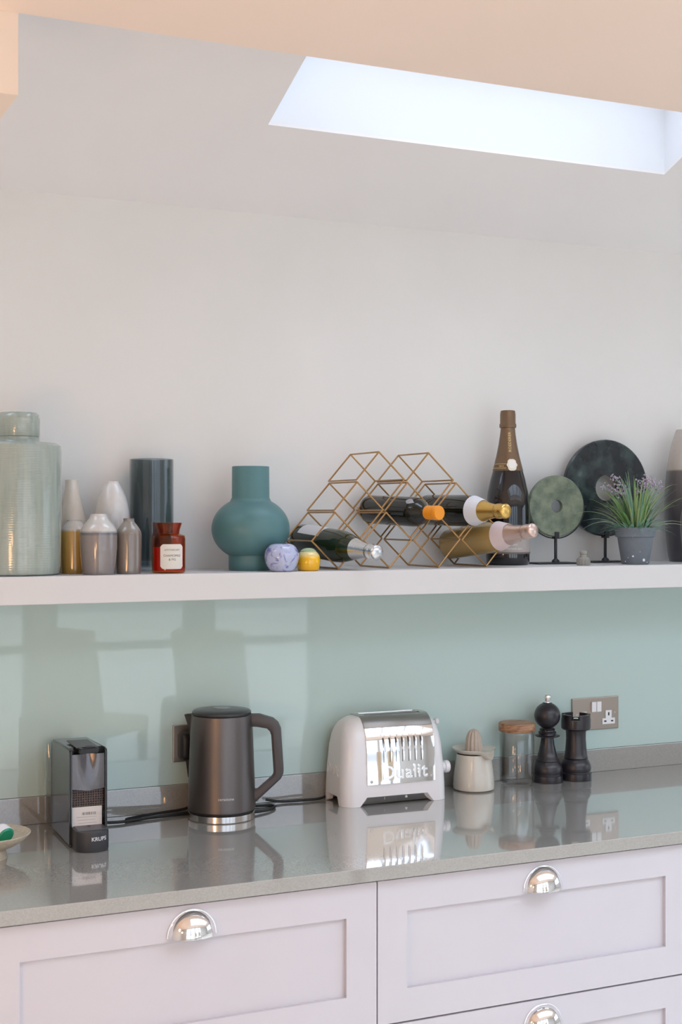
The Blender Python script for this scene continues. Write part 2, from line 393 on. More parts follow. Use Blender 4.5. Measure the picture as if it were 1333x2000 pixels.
# ---------------------------------------------------------------- wall sockets
def socket(x0, x1, z0, z1, label, plugs, rockers):
    t = thing('wall_socket', label, 'socket', ((x0+x1)/2, -.0066, z0))
    hx = (x1-x0)/2; h = z1-z0
    link('face_plate', nb(-hx, hx, -.0065, 0, 0, h, bevel=.0015), M_nickel, t)
    for px in plugs:
        bm = bmesh.new()
        prism([(px-.021, .014), (px+.021, .014), (px+.021, .030), (px+.010, .030), (px+.010, .052), (px-.010, .052), (px-.010, .030), (px-.021, .030)], 'y', -.0085, -.006, bm)
        s = link('socket_insert', bm, M_white_pl, t)
        for qx, qz, wx, wz in ((0, .042, .0022, .0045), (-.0115, .022, .0038, .002), (.0115, .022, .0038, .002)):
            link('pin_hole', nb(px+qx-wx, px+qx+wx, -.0089, -.008, qz-wz, qz+wz), M_black, s)
    for rx in rockers:
        link('rocker_switch', nb(rx-.0075, rx+.0075, -.0115, -.006, h-.040, h-.012, bevel=.0012), M_white_pl, t)
    for sx in (-hx+.014, hx-.014):
        bm = lathe([(0, 0), (.003, 0), (.003, .001), (0, .0012)], 12); bm.transform(Matrix.Translation((sx, -.0065, h/2)) @ Matrix.Rotation(radians(90), 4, 'X'))
        link('screw', bm, M_steel, t)
    return t
socket(2.176, 2.331, 1.028, 1.118, 'brushed metal double wall socket with white inserts beside the rook mill', (-.042, .042), (-.0085, .0085))
socket(1.023, 1.112, 1.028, 1.118, 'brushed metal single wall socket half hidden behind the kettle', (), (.03,))

# ================================================================ ON THE SHELF
ST = 1.4962
def shelf_thing(name, label, cat, x, y, rotz=0, group=None): return thing(name, label, cat, (x, y, ST), rotz, group)

# ginger jar
celadon = mat('celadon_glaze', '97A39A', 0.14, coat=0.5, col2='A6AFA6', scale=14, stretch=(5, 5, .6))
nt = celadon.node_tree; b_ = nt.nodes['Principled BSDF']
tc = nt.nodes.new('ShaderNodeTexCoord'); wv = nt.nodes.new('ShaderNodeTexWave'); wv.bands_direction = 'Z'; wv.inputs['Scale'].default_value = 60; wv.inputs['Distortion'].default_value = 1.2
nt.links.new(tc.outputs['Object'], wv.inputs[0]); bp = nt.nodes.new('ShaderNodeBump'); bp.inputs['Strength'].default_value = .06; bp.inputs['Distance'].default_value = .003
nt.links.new(wv.outputs['Fac'], bp.inputs['Height']); nt.links.new(bp.outputs[0], b_.inputs['Normal'])
t = shelf_thing('ginger_jar', 'large lidded cylindrical jar in grey green crackle glaze', 'jar', .620, -.158)
link('body', lathe([(0, 0), (.086, 0), (.091, .004), (.0935, .02), (.0945, .12), (.0945, .272), (.0925, .284), (.084, .290), (.050, .292), (.047, .296), (.047, .303), (0, .303)], 64), celadon, t, True)
link('lid', lathe([(0, .3035), (.046, .3035), (.0475, .306), (.0475, .343), (.0455, .352), (.040, .357), (0, .3585)], 64), celadon, t, True)

def vase(name, label, x, y, prof, m, cat='vase', group=None, sm=5):
    t = shelf_thing(name, label, cat, x, y, group=group)
    rt, zt = prof[-1]
    bm = lathe([(0, 0)] + [(p.x, p.y) for p in catmull([Vector(p) for p in prof], sm)] + [(rt-.003, zt+.0005), (rt-.005, zt-.006), (rt-.004, zt-.03), (0, zt-.032)], 48)
    link('body', bm, m, t, True, 50)
    return t
G = 'small glazed bottle vases beside the large jar'
vase('bottle_vase', 'tall cream bottle vase tucked against the big lidded jar', .764, -.058, [(.034, 0), (.0385, .01), (.041, .05), (.039, .085), (.033, .122), (.022, .165), (.0165, .19), (.0152, .205), (.0157, .213)],
     zramp('cream_glaze', [(0, 'D9CFC2'), (.213, 'E2D8CC')]), group=G)
vase('bud_vase', 'ochre yellow bud vase with pale grey shoulder', .751, -.135, [(.029, 0), (.030, .004), (.0308, .05), (.0308, .094), (.029, .102), (.020, .113), (.0165, .117), (.0165, .120)],
     zramp('ochre_glaze', [(0, 'B8944F'), (.094, 'BF9B56'), (.098, 'C9C6C1'), (.12, 'CBC9C6')], wob=.001), group=G)
vase('bud_vase', 'squat grey bud vase with glossy white shoulder', .787, -.213, [(.0345, 0), (.0365, .006), (.0405, .05), (.0413, .085), (.0405, .096), (.035, .108), (.024, .121), (.019, .129), (.0180, .134)],
     zramp('grey_white_glaze', [(0, '7E7775'), (.085, '857D7A'), (.091, '5E6068'), (.0975, 'C9C6C2'), (.134, 'CDCBC8')], wob=.0015), group=G)
vase('bud_vase', 'small taupe brown bud vase with narrow neck', .858, -.205, [(.0262, 0), (.0275, .005), (.0285, .05), (.0287, .085), (.026, .098), (.018, .110), (.0132, .116), (.0125, .121), (.0128, .124)],
     zramp('taupe_glaze', [(0, '7A7068'), (.088, '7D7269'), (.10, '8C8880'), (.118, '89847D'), (.124, '6E655D')], wob=.003), group=G)
vase('gourd_vase', 'white tapering gourd vase behind the small bud vases', .848, -.100, [(.030, 0), (.034, .008), (.0395, .06), (.0405, .11), (.0395, .14), (.034, .168), (.024, .192), (.0175, .203), (.0158, .209)],
     zramp('white_glaze', [(0, 'C7C6C4'), (.209, 'D4D3D2')], rough=.2, coat=.6), group=G)

# smoked glass cylinder
t = shelf_thing('glass_vase', 'tall smoked grey glass cylinder vase', 'vase', .950, -.075)
smoke = thinglass('smoked_glass', (.60, .64, .65), 1.0)
link('wall', lathe([(.0485, .026), (.0485, .262), (.050, .2635), (.0518, .262), (.0518, .010)], 64), smoke, t, True)
link('base', lathe([(0, .0), (.049, .0), (.0518, .003), (.0518, .0098), (.0480, .0255), (0, .0255)], 64), thinglass('smoked_glass_base', (.78, .83, .86), 0.9), t, True)

# amber candle jar
ax, ay = .951, -.205
t = shelf_thing('candle_jar', 'amber glass apothecary candle jar with a cream paper label', 'candle', ax, ay)
amber = thinglass('amber_glass', (.86, .40, .10), 0.9)
link('glass', lathe([(0, .0), (.034, .0), (.0375, .003), (.038, .008), (.038, .078), (.036, .085), (.029, .088), (.0245, .0895), (.0255, .098), (.0300, .112), (.0302, .114), (.0285, .114), (.0235, .098), (.0225, .090), (.033, .083), (.0355, .077), (.0355, .006), (0, .005)], 48), amber, t, True, 50)
link('wax', lathe([(0, .0055), (.0345, .0055), (.0345, .058), (.031, .056), (0, .055)], 40), mat('amber_wax', 'D9691F', .5), t, True)
fa = facing(ax, ay)+.22
paper = mat('cream_paper', 'DDD8CE', .7)
lb = link('label', patch(.038, fa-.72, fa+.72, .010, .066, notch=.006), paper, t)
ink = mat('dark_ink', '55504C', .7)
for s, sz, z in (('APOTHECARY', .0052, .053), ('CHAMOMILE', .0072, .040), ('& FIG', .0072, .0315)):
    wrap_text('lettering', s, sz, ink, lb, .0387, fa, z, depth=.0001, spacing=1.12 if sz < .006 else 1.0)

# teal vase
t = shelf_thing('round_vase', 'matte teal round vase with wide cylindrical neck', 'vase', 1.177, -.135)
ball = [(.0935*cos(a), .099+.0765*sin(a)) for a in [radians(d) for d in range(-56, 62, 6)]]
link('body', lathe([(0, 0), (.0515, 0), (.0525, .002), (.0525, .0355)] + ball + [(.0450, .1725), (.0445, .246), (.0435, .2475), (.0405, .246), (.0405, .17), (0, .165)], 64), mat('teal_matte', '527B7E', .42, var=.03, scale=8), t, True, 35)

# glass fruit
def wobble(name, label, cat, x, y, prof, m):
    t = shelf_thing(name, label, cat, x, y); o = link('body', lathe(prof, 40, 5), m, t, True, 60); return t
marble = mat('marbled_glass', 'A9B2D2', .06, coat=.6, col2='BCC3DC', scale=18)
nt = marble.node_tree; b_ = nt.nodes['Principled BSDF']; tc = nt.nodes.new('ShaderNodeTexCoord')
n = nt.nodes.new('ShaderNodeTexNoise'); n.inputs['Scale'].default_value = 26; n.inputs['Distortion'].default_value = 2.6; nt.links.new(tc.outputs['Object'], n.inputs['Vector'])
r = nt.nodes.new('ShaderNodeValToRGB'); r.color_ramp.elements[0].position = .33; r.color_ramp.elements[0].color = (*lin('6E6BB0'), 1); r.color_ramp.elements[1].position = .47; r.color_ramp.elements[1].color = (*lin('B4BCD9'), 1)
nt.links.new(n.outputs['Fac'], r.inputs[0]); nt.links.new(r.outputs[0], b_.inputs['Base Color'])
wobble('glass_pebble', 'pale lilac marbled glass ornament in front of the teal vase', 'ornament', 1.214, -.241, [(0, 0), (.022, 0), (.033, .010), (.0400, .028), (.0395, .044), (.032, .058), (.020, .0645), (0, .065)], marble)
t = shelf_thing('glass_fruit', 'small yellow glass fruit ornament with green crown', 'ornament', 1.290, -.222)
link('body', lathe([(0, 0), (.022, 0), (.0265, .008), (.0285, .022), (.0262, .036), (.019, .045), (.012, .048), (0, .049)], 40, 5),
     zramp('yellow_glass', [(0, 'F0B40A'), (.030, 'F2B90F'), (.038, 'E9CF86'), (.049, 'DCD8A8')], rough=.08, coat=.5, wob=.003), t, True, 60)
link('crown', lathe([(.018, .0445), (.019, .0468), (.013, .0515), (.006, .0535), (0, .054)], 32), mat('green_glass', '9DB78D', .12, coat=.5), t, True)

# ---------------------------------------------------------------- wine rack
brass = mat('antique_brass', 'B08A5C', .3, 1.0, var=.06, scale=30)
rk = thing('wine_rack', 'geometric brass wire wine rack of nine diamond cells', 'rack', (0, 0, 0))
YF, YB, RR = -.212, -.048, .0021
e1 = Vector((.0608, .0685)); e2 = Vector((.0695, -.0665)); stp = Vector((.0585, .0735)); L0 = Vector((1.303, 1.5655))
def rod(p, q): link('rod', tube([p, q], RR, 7), brass, rk, True)
for k, nc in ((0, 3), (1, 3), (2, 2), (3, 1)):
    for j in range(nc):
        l = L0 + Vector((.1365*k, 0)) + stp*j
        T_, R_, B_ = l+e1, l+e1+e2, l+e2
        for y in (YF, YB):
            P = lambda v: (v.x, y, v.y)
            rod(P(l), P(T_))
            rod(P(B_), P(R_))
            rod(P(T_), P(R_))
            if j == 0: rod(P(l), P(B_))
        D_ = lambda v: rod((v.x, YF, v.y), (v.x, YB, v.y))
        D_(l); D_(T_)
        if j == 0: D_(B_)
        if k == 3 or j == nc-1: D_(R_)

# ---------------------------------------------------------------- bottles
def axis_frame(base, tip):
    b = Vector(base); z = (Vector(tip)-b).normalized(); x = Vector((0, 0, 1)).cross(z).normalized(); y = z.cross(x)
    M = Matrix((x, y, z)).transposed().to_4x4(); M.translation = b; return M
champ = [(0, .004), (.020, .0), (.034, 0), (.0385, .004), (.040, .012), (.040, .150), (.0385, .172), (.033, .198), (.0245, .226), (.0185, .250), (.0155, .272), (.0150, .286), (0, .286)]
bord = [(0, .004), (.030, 0), (.0355, .003), (.037, .010), (.037, .170), (.0355, .186), (.028, .203), (.0185, .214), (.0150, .222), (.0142, .262), (0, .262)]
foil_p = [(.0262, .223), (.0200, .2465), (.0170, .266), (.0162, .272), (.0185, .274), (.0188, .284), (.0172, .288), (.0180, .296), (.0182, .304), (.0150, .308), (0, .309)]
def lying(label, base, tip, glass, foil, neck=None, prof=champ, foilp=foil_p, body_label=None, group='bottles lying in the brass rack'):
    t = thing('wine_bottle', label, 'bottle', (0, 0, 0), group=group)
    t.matrix_world = axis_frame(base, tip)
    link('glass', lathe(prof, 40), glass, t, True, 60)
    link('foil', lathe(foilp, 32), foil, t, True, 50)
    if neck:
        link('neck_label', lathe([(.0375, .1895), (.0378, .1890), (.0272, .2245), (.0264, .2236)], 40), neck, t, True)
    if body_label: link('label', patch(prof[4][0], body_label[0], body_label[1], .03, .115), body_label[2], t, True)
    return t
g_dark = mat('dark_bottle_glass', '14160F', .04, coat=.3); g_green = mat('green_bottle_glass', '16240F', .04, coat=.3)
g_gold = mat('pale_wine_glass', 'A98F58', .05, coat=.4)
f_silver = mat('silver_foil', 'D9DBDD', .25, 1.0, bump=.25, bscale=160); f_gold = mat('gold_foil', 'DDB76A', .3, 1.0, bump=.25, bscale=160)
f_pink = mat('pink_foil', 'DCC3B8', .3, .85, bump=.25, bscale=160); f_orange = mat('orange_capsule', 'EE9412', .35)
p_white = mat('white_paper', 'DCDDE2', .6); p_pink = mat('pink_paper', 'D9C8C8', .6)
lying('green champagne bottle with silver foil lying in the wine rack', (1.352, -.030, 1.566), (1.420, -.322, 1.540), g_green, f_silver, body_label=(.2, 2.6, p_white))
cap_o = [(.0152, .222), (.0170, .223), (.0172, .2475), (.0166, .250), (.0178, .252), (.0178, .264), (.0160, .2665), (0, .2668)]
bt = lying('dark wine bottle with bright orange capsule lying in the wine rack', (1.540, -.034, 1.642), (1.607, -.300, 1.632), g_dark, f_orange, prof=bord, foilp=cap_o)
# white tear-drop seal on its shoulder
bm = bmesh.new(); prev = None
for k in range(13):
    u = k/12; z_ = .172+.034*u; wv_ = .0085*sin(pi*min(1, u*1.35+.02)**.8)*(1 if u < .55 else (1-u)/.45*.9+.1) if u > 0 else .0005
    rad = (.0370 if z_ < .17 else .0370-(z_-.17)*.094 if z_ < .186 else .0355-(z_-.186)*.50)+.0009
    cur = [bm.verts.new((rad*cos(pi*.74+q*wv_/.035), rad*sin(pi*.74+q*wv_/.035), z_)) for q in (-1, -.5, 0, .5, 1)]
    if prev:
        for q in range(4): bm.faces.new((prev[q], prev[q+1], cur[q+1], cur[q]))
    prev = cur
bmesh.ops.solidify(bm, geom=bm.faces[:], thickness=.0005)
link('neck_seal', bm, p_white, bt)
lying('dark champagne bottle with gold foil and white collar lying in the wine rack', (1.708, -.030, 1.641), (1.768, -.322, 1.637), g_dark, f_gold, p_white)
lying('clear golden wine bottle with pale pink foil lying in the wine rack', (1.772, -.034, 1.550), (1.846, -.316, 1.588), g_gold, f_pink, p_pink)

# magnum
mx_, my_ = 1.919, -.092
t = shelf_thing('magnum_bottle', 'tall upright dark champagne magnum with grey label and bronze neck foil', 'bottle', mx_, my_)
mprof = [(0, .006), (.040, .0), (.052, .0), (.0565, .006), (.0578, .02), (.0580, .12), (.0572, .155), (.0535, .190), (.046, .225), (.0375, .256), (.0300, .285), (.0240, .315), (.0200, .343), (.0185, .360), (0, .361)]
mb = link('glass', lathe(mprof, 56), mat('magnum_glass', '17161A', .04, coat=.4), t, True, 60)
bronze = mat('bronze_foil', '7D6752', .35, .7, bump=.12, bscale=140)
fo = link('foil', lathe([(.0405, .2475), (.0382, .2565), (.0308, .2855), (.0248, .3155), (.0206, .3435), (.0190, .3590), (.0196, .3610), (.0222, .3620), (.0224, .3700), (.0205, .3735), (.0205, .3960), (.0190, .4060), (.0150, .4075), (0, .408)], 48), bronze, t, True, 50)
fm = facing(mx_, my_)
glab = mat('grey_paper', 'A79D97', .55); gold = mat('gold_print', 'D9C08A', .4, .4); wpr = mat('white_print', 'ECE8E2', .6)
lb = link('label', patch(.0580, fm-1.35, fm+1.5, .030, .105, n=30), glab, t, True)
link('label_band', patch(.0587, fm-1.35, fm+1.5, .030, .0345, n=30, t=.0003), mat('dark_grey_print', '6A615C', .5), lb, True)
for s, sz, z, mm in (('ROEDERER', .0075, .064, mat('brown_print', '8A6F55', .5)), ('REIMS', .0058, .0535, wpr), ('VINTAGE 2013', .0062, .043, wpr)):
    wrap_text('lettering', s, sz, mm, lb, .0588, fm+.30, z, depth=.0001, spacing=1.15)
bm = lathe([(0, .0012), (.009, .0010), (.010, 0)], 24); bm.transform(Matrix.Rotation(fm+.2, 4, 'Z') @ Matrix.Translation((.0590, 0, .087)) @ Matrix.Rotation(radians(90), 4, 'Y')); link('seal', bm, wpr, lb, True)
# neck medallion and lettering
bm = bmesh.new()
pts = [(.0135*cos(2*pi*k/28)*(1+.10*cos(8*2*pi*k/28)), .0165*sin(2*pi*k/28)*(1+.06*cos(6*2*pi*k/28))) for k in range(28)]
prism(pts, 'z', 0, .0016, bm)
bm.transform(Matrix.Rotation(fm+.28, 4, 'Z') @ Matrix.Translation((.0382, 0, .262)) @ Matrix.Rotation(radians(-15), 4, 'Y') @ Matrix.Rotation(radians(90), 4, 'Z') @ Matrix.Rotation(radians(90), 4, 'X'))
md = link('neck_medallion', bm, mat('cream_print', 'E6DDCB', .5), t)
bm = bmesh.new(); prism([(x*.72, y*.72) for x, y in pts], 'z', .0012, .0024, bm)
bm.transform(Matrix.Rotation(fm+.28, 4, 'Z') @ Matrix.Translation((.0382, 0, .263)) @ Matrix.Rotation(radians(-15), 4, 'Y') @ Matrix.Rotation(radians(90), 4, 'Z') @ Matrix.Rotation(radians(90), 4, 'X'))
link('crest', bm, wpr, md)
def neck_r(z): return .0385+(.0206-.0385)*(z-.2565)/(.3435-.2565) if z > .2565 else .0405
bm = text_bm('ROEDERER', .0105, depth=.0001, spacing=1.05); bm.transform(Matrix.Rotation(radians(90), 4, 'Z'))
for v in bm.verts:
    z = .323+v.co.y; q = max(.0195, .0248+(.3155-z)*(.0060/.03 if z < .3155 else .15))+.0010+v.co.z; a = fm+.22+v.co.x/q
    v.co = (q*cos(a), q*sin(a), z)
link('lettering', bm, gold, fo)
for z in (.2535, .2645):
    rz = {.2535: .0394, .2645: .0365}[z]
    link('gold_line', patch(rz, fm-1.3, fm-.1, z, z+.0012, t=.0010), gold, fo)
wrap_text('lettering', '2013', .0068, gold, fo, .0385, fm-.45, .2590, depth=.0012)

# ---------------------------------------------------------------- stone discs on stands
iron = mat('black_iron', '3A3B3E', .5, .6)
def disc_stand(label, x, y, zc, R, hole, thick, m, rot, plate, frame):
    t = shelf_thing('stone_disc', label, 'ornament', x, y, rot)
    h = zc-ST
    bm = bmesh.new(); n = 56; S = []
    for k in range(n):
        a = 2*pi*k/n
        S.append([bm.verts.new((q*cos(a), yy, h+q*sin(a))) for q, yy in ((hole, -thick/2), (R-.003, -thick/2), (R, -thick/2+.003), (R, thick/2-.003), (R-.003, thick/2), (hole, thick/2))])
    for k in range(n):
        A, B = S[k], S[(k+1) % n]
        for j in range(6): bm.faces.new((A[j], A[(j+1) % 6], B[(j+1) % 6], B[j]))
    link('disc', bm, m, t, True, 40)
    st = link('stand', tube([(0, 0, .004), (0, 0, h-R+.001)], .0042, 10), iron, t, True)
    link('foot_collar', lathe([(0, .004), (.011, .004), (.010, .009), (.0045, .014), (0, .014)], 16), iron, st, True)
    link('base_plate', nb(-plate[0], plate[1], -.035, .03, 0, .0042, bevel=.0008), iron, t)
    bm = bmesh.new(); box(bm, -.006, .006, -thick/2-.003, -thick/2-.0005, h-R-.002, h-R+.014); box(bm, -.006, .006, thick/2+.0005, thick/2+.003, h-R-.002, h-R+.014); box(bm, -.006, .006, -thick/2-.003, thick/2+.003, h-R-.004, h-R-.0006)
    link('cradle', bm, iron, t)
    if frame:
        q = R+.0035
        link('wire_frame', tube([(q*cos(a), 0, h+q*sin(a)) for a in [pi+pi*k/28 for k in range(29)]], .0018, 6), iron, t, True)
        for s in (-1, 1):
            link('pivot', tube([(s*(R-.004), 0, h), (s*(q+.006), 0, h)], .0026, 8), iron, t, True)
jade = mat('green_jade', '545F4F', .4, col2='7B856F', scale=38, detail=10, coat=.1)
dstone = mat('dark_marble', '11171D', .25, col2='3A4A48', scale=17, detail=12, coat=.15)
rp_ = [n for n in dstone.node_tree.nodes if n.type == 'VALTORGB'][0].color_ramp
e_ = rp_.elements.new(.50); e_.color = (*lin('1C262B'), 1); e_ = rp_.elements.new(.78); e_.color = (*lin('6C7D77'), 1)
disc_stand('small mottled green stone disc on an iron stand beside the magnum', 2.073, -.085, 1.651, .083, .017, .014, jade, radians(-6), (.07, .05), True)
disc_stand('large dark marbled stone disc on an iron stand behind the plant', 2.262, -.046, 1.702, .134, .036, .016, dstone, radians(-3), (.06, .06), False)

# tiny bottle
t = shelf_thing('mini_bottle', 'tiny ribbed grey stone bottle in front of the discs', 'bottle', 2.073, -.215)
bm = lathe([(0, 0), (.0165, 0), (.0172, .002), (.0172, .0165), (.0145, .0195), (.0098, .022), (.0080, .029), (.0098, .0305), (.0100, .0360), (.0075, .0385), (0, .0385)], 28)
link('body', bm, mat('grey_stoneware', '8F8C84', .6, var=.08, scale=120), t, True, 40)
for k in range(14):
    a = 2*pi*k/14
    link('rib', tube([(.0172*cos(a), .0172*sin(a), .002), (.0172*cos(a), .0172*sin(a), .0155)], .0013, 6), MATS['grey_stoneware'], t, True)

# ---------------------------------------------------------------- potted plant
random.seed(7)
px_, py_ = 2.252, -.196
t = shelf_thing('potted_plant', 'artificial lavender grass plant in a speckled grey pot', 'plant', px_, py_)
potm = mat('grey_pot', '6C737B', .75, var=.05, scale=60)
pot = link('pot', lathe([(0, 0), (.0345, 0), (.0365, .003), (.0475, .072), (.0525, .0735), (.0540, .098), (.0500, .0985), (.0485, .086), (0, .084)], 48), potm, t, True, 40)
fp = facing(px_, py_)
for da, z, s in ((-.15, .022, .0026), (.62, .012, .0042), (-.75, .008, .0014), (.95, .006, .0016), (.3, .034, .0010), (-.5, .018, .001)):
    r_ = .0367+z*.16
    bm = lathe([(s, -.0003), (s*.8, .0006), (0, .0008)], 10); bm.transform(Matrix.Rotation(fp+da, 4, 'Z') @ Matrix.Translation((r_, 0, z)) @ Matrix.Rotation(radians(90), 4, 'Y')); link('paint_speck', bm, p_white, pot)
link('soil', lathe([(0, .0855), (.030, .088), (.0484, .0865)], 24), mat('potting_moss', '3F4A34', .9, var=.3, scale=80), t)
def leafmat(name, col):
    m = bpy.data.materials.new(name); m.use_nodes = True; nt = m.node_tree; b = nt.nodes['Principled BSDF']; c = lin(col)
    b.inputs['Base Color'].default_value = (*c, 1); b.inputs['Roughness'].default_value = .5
    tr_ = nt.nodes.new('ShaderNodeBsdfTranslucent'); tr_.inputs[0].default_value = (*c, 1)
    mx = nt.nodes.new('ShaderNodeMixShader'); mx.inputs[0].default_value = .35
    nt.links.new(b.outputs[0], mx.inputs[1]); nt.links.new(tr_.outputs[0], mx.inputs[2]); nt.links.new(mx.outputs[0], nt.nodes['Material Output'].inputs[0])
    return m
greens = [leafmat('blade_green', '9BC384'), leafmat('blade_light', 'C9D8A4'), leafmat('blade_blue_green', 'A8CDBC'), leafmat('blade_pale', 'D6DEC4')]
def blade(az, reach, rise, droop, wd, m, r0=.02):
    n = 9; bm = bmesh.new(); prev = None; d = Vector((cos(az), sin(az), 0)); s = Vector((-sin(az), cos(az), 0))
    for k in range(n+1):
        u = k/n; p = d*(r0+reach*u**1.15) + Vector((0, 0, .084+rise*(1.6*u-.6*u*u) - droop*u**2.6))
        ww = wd*(1-u**2.2)*(.65+.35*sin(pi*min(1, u*1.5)))+.0001
        cur = [bm.verts.new(p-s*ww), bm.verts.new(p+Vector((0, 0, -ww*.5))), bm.verts.new(p+s*ww)]
        if prev:
            for i in (0, 1): bm.faces.new((prev[i], prev[i+1], cur[i+1], cur[i]))
        prev = cur
    bmesh.ops.solidify(bm, geom=bm.faces[:], thickness=.0004)
    link('grass_blade', bm, m, t, True, 80)
VX = -.43                                                   # long arching blades either side of the pot
for az, reach, rise, droop in ((pi+VX, .145, .085, .035), (pi+VX-.15, .12, .06, .03), (pi+VX+.2, .135, .06, .055), (VX, .125, .10, .0), (VX+.1, .13, .055, .035), (VX-.3, .14, .05, .045), (VX+.3, .11, .16, .03), (pi+VX+.45, .10, .13, .02)):
    blade(az, reach, rise, droop, .0046, greens[1] if rise > .08 else greens[3])
for k in range(150):
    az = random.uniform(0, 2*pi); up = random.random()
    blade(az, random.uniform(.015, .075)+.035*(1-up), .07+.098*up*random.uniform(.8, 1.1), random.uniform(0, .014), random.uniform(.0022, .0036), greens[[0, 1, 0, 2, 1][k % 5]], r0=random.uniform(.002, .03))
for k in range(90):
    az = random.uniform(0, 2*pi)
    blade(az, random.uniform(.04, .08), random.uniform(.015, .06), random.uniform(0, .035), random.uniform(.0018, .0028), greens[2], r0=random.uniform(.02, .04))
lil = mat('lavender_flower', 'B5A3B8', .6, var=.15, scale=150); stemm = greens[2]
fs = Vector((sin(fp), -cos(fp), 0))*-1                      # picture-right in the shelf plane
if fs.x < 0: fs = -fs
for (u0, h0, u1, h1) in ((-.088, .205, -.035, .190), (-.060, .236, -.026, .200), (.010, .225, .040, .205), (.020, .200, .068, .212), (-.07, .196, -.022, .185), (.03, .235, .058, .20), (.005, .190, .04, .212)):
    b0 = Vector((0, random.uniform(-.01, .01), .09)); a = fs*u1 + Vector((0, 0, h1)); c = fs*u0 + Vector((0, 0, h0))
    sp = link('flower_stem', tube(catmull([b0, b0*.4+a*.6+Vector((0, 0, .012)), a, c], 5), .0010, 5), stemm, t, True)
    bm = bmesh.new()
    for k in range(34):
        q = a.lerp(c, random.random()) + Vector((random.gauss(0, .006), random.gauss(0, .006), random.gauss(0, .006)))
        s_ = bmesh.new(); bmesh.ops.create_icosphere(s_, subdivisions=1, radius=random.uniform(.0018, .0034)); s_.transform(Matrix.Translation(q)); join(bm, s_)
    fl = link('flower_head', bm, lil, sp, True, 80); fl['kind'] = 'stuff'

# two-tone vases at the end
vase('tall_vase', 'tall vase with cream neck and dark grey lower body', 2.517, -.085, [(.052, 0), (.058, .03), (.066, .12), (.066, .18), (.0615, .245), (.055, .29), (.047, .33), (.037, .362), (.033, .372)],
     zramp('two_tone_glaze', [(0, '46464C'), (.10, '4E4B50'), (.250, '625B59'), (.254, '6B6055'), (.259, 'B3A99E'), (.372, 'BDB5AE')], rough=.4, wob=.001))
vase('brown_vase', 'dark brown vase in front of the tall two-tone vase', 2.448, -.212, [(.036, 0), (.040, .02), (.047, .09), (.046, .13), (.036, .165), (.022, .185), (.02, .19)],
     zramp('brown_glaze', [(0, '4A4241'), (.19, '5A4E4B')], rough=.4))

# ================================================================ ON THE WORKTOP
CT = WT+.0003
# bowl with capsules
t = thing('footed_bowl', 'shallow speckled cream footed bowl by the coffee machine', 'bowl', (.529, -.292, CT))
link('bowl', lathe([(0, .006), (.036, .0), (.041, .0), (.0405, .004), (.038, .014), (.040, .020), (.060, .028), (.078, .038), (.0885, .050), (.0895, .0525), (.0875, .0535), (.075, .043), (.055, .034), (.03, .030), (0, .029)], 64), mat('speckled_stoneware', 'BDB19C', .45, var=.12, scale=140), t, True, 50)
cw = mat('capsule_white', 'E9E9EF', .25); cg = mat('capsule_green', '0E8A66', .3)
for dx, dy, rot, lab in ((.030, -.012, .35, 'white and green coffee capsule in the bowl, the one nearer the coffee machine'), (-.03, .016, -.6, 'white coffee capsule with green face lying deeper in the bowl')):
    c_ = thing('coffee_capsule', lab, 'capsule', (.529+dx, -.292+dy, CT+.0535), 0)
    c_.rotation_euler = (radians(-68), 0, rot)
    link('shell', lathe([(0, .016), (.010, .015), (.0165, .008), (.0185, -.006), (.0190, -.012), (.0185, -.013)], 28, 3), cw, c_, True)
    link('face', lathe([(.0184, -.0128), (.0150, -.0165), (0, -.018)], 28), cg, c_, True)

# coffee machine -------------------------------------------------
t = thing('coffee_machine', 'slim black capsule coffee machine with white sticker', 'coffee machine', (.7475, -.279, CT), radians(-1.5))
cmb = mat('coffee_machine_black', '1A1918', .2, coat=.2); cmd = mat('coffee_machine_dark', '4B4A4D', .4)
hw, dp, H = .0415, .205, .212
bm = bmesh.new()
prism([(0, .006), (.004, .002), (dp-.02, .004), (dp, .018), (dp, H-.016), (dp-.012, H-.006), (.008, H), (.002, H-.003), (0, H-.010)], 'x', -hw, -hw+.0055, bm)
prism([(0, .006), (.004, .002), (dp-.02, .004), (dp, .018), (dp, H-.016), (dp-.012, H-.006), (.008, H), (.002, H-.003), (0, H-.010)], 'x', hw-.0055, hw, bm)
prism([(.018, .004), (dp-.02, .004), (dp, .018), (dp, H-.016), (dp-.012, H-.006), (.030, H-.001), (.030, H-.012), (.018, H-.012)], 'x', -hw+.0055, hw-.0055, bm)
bmesh.ops.bevel(bm, geom=[e for e in bm.edges if abs(abs(e.verts[0].co.x)-hw) < 1e-5 and abs(abs(e.verts[1].co.x)-hw) < 1e-5], offset=.003, segments=3, affect='EDGES')
link('housing', bm, cmb, t, True, 35)
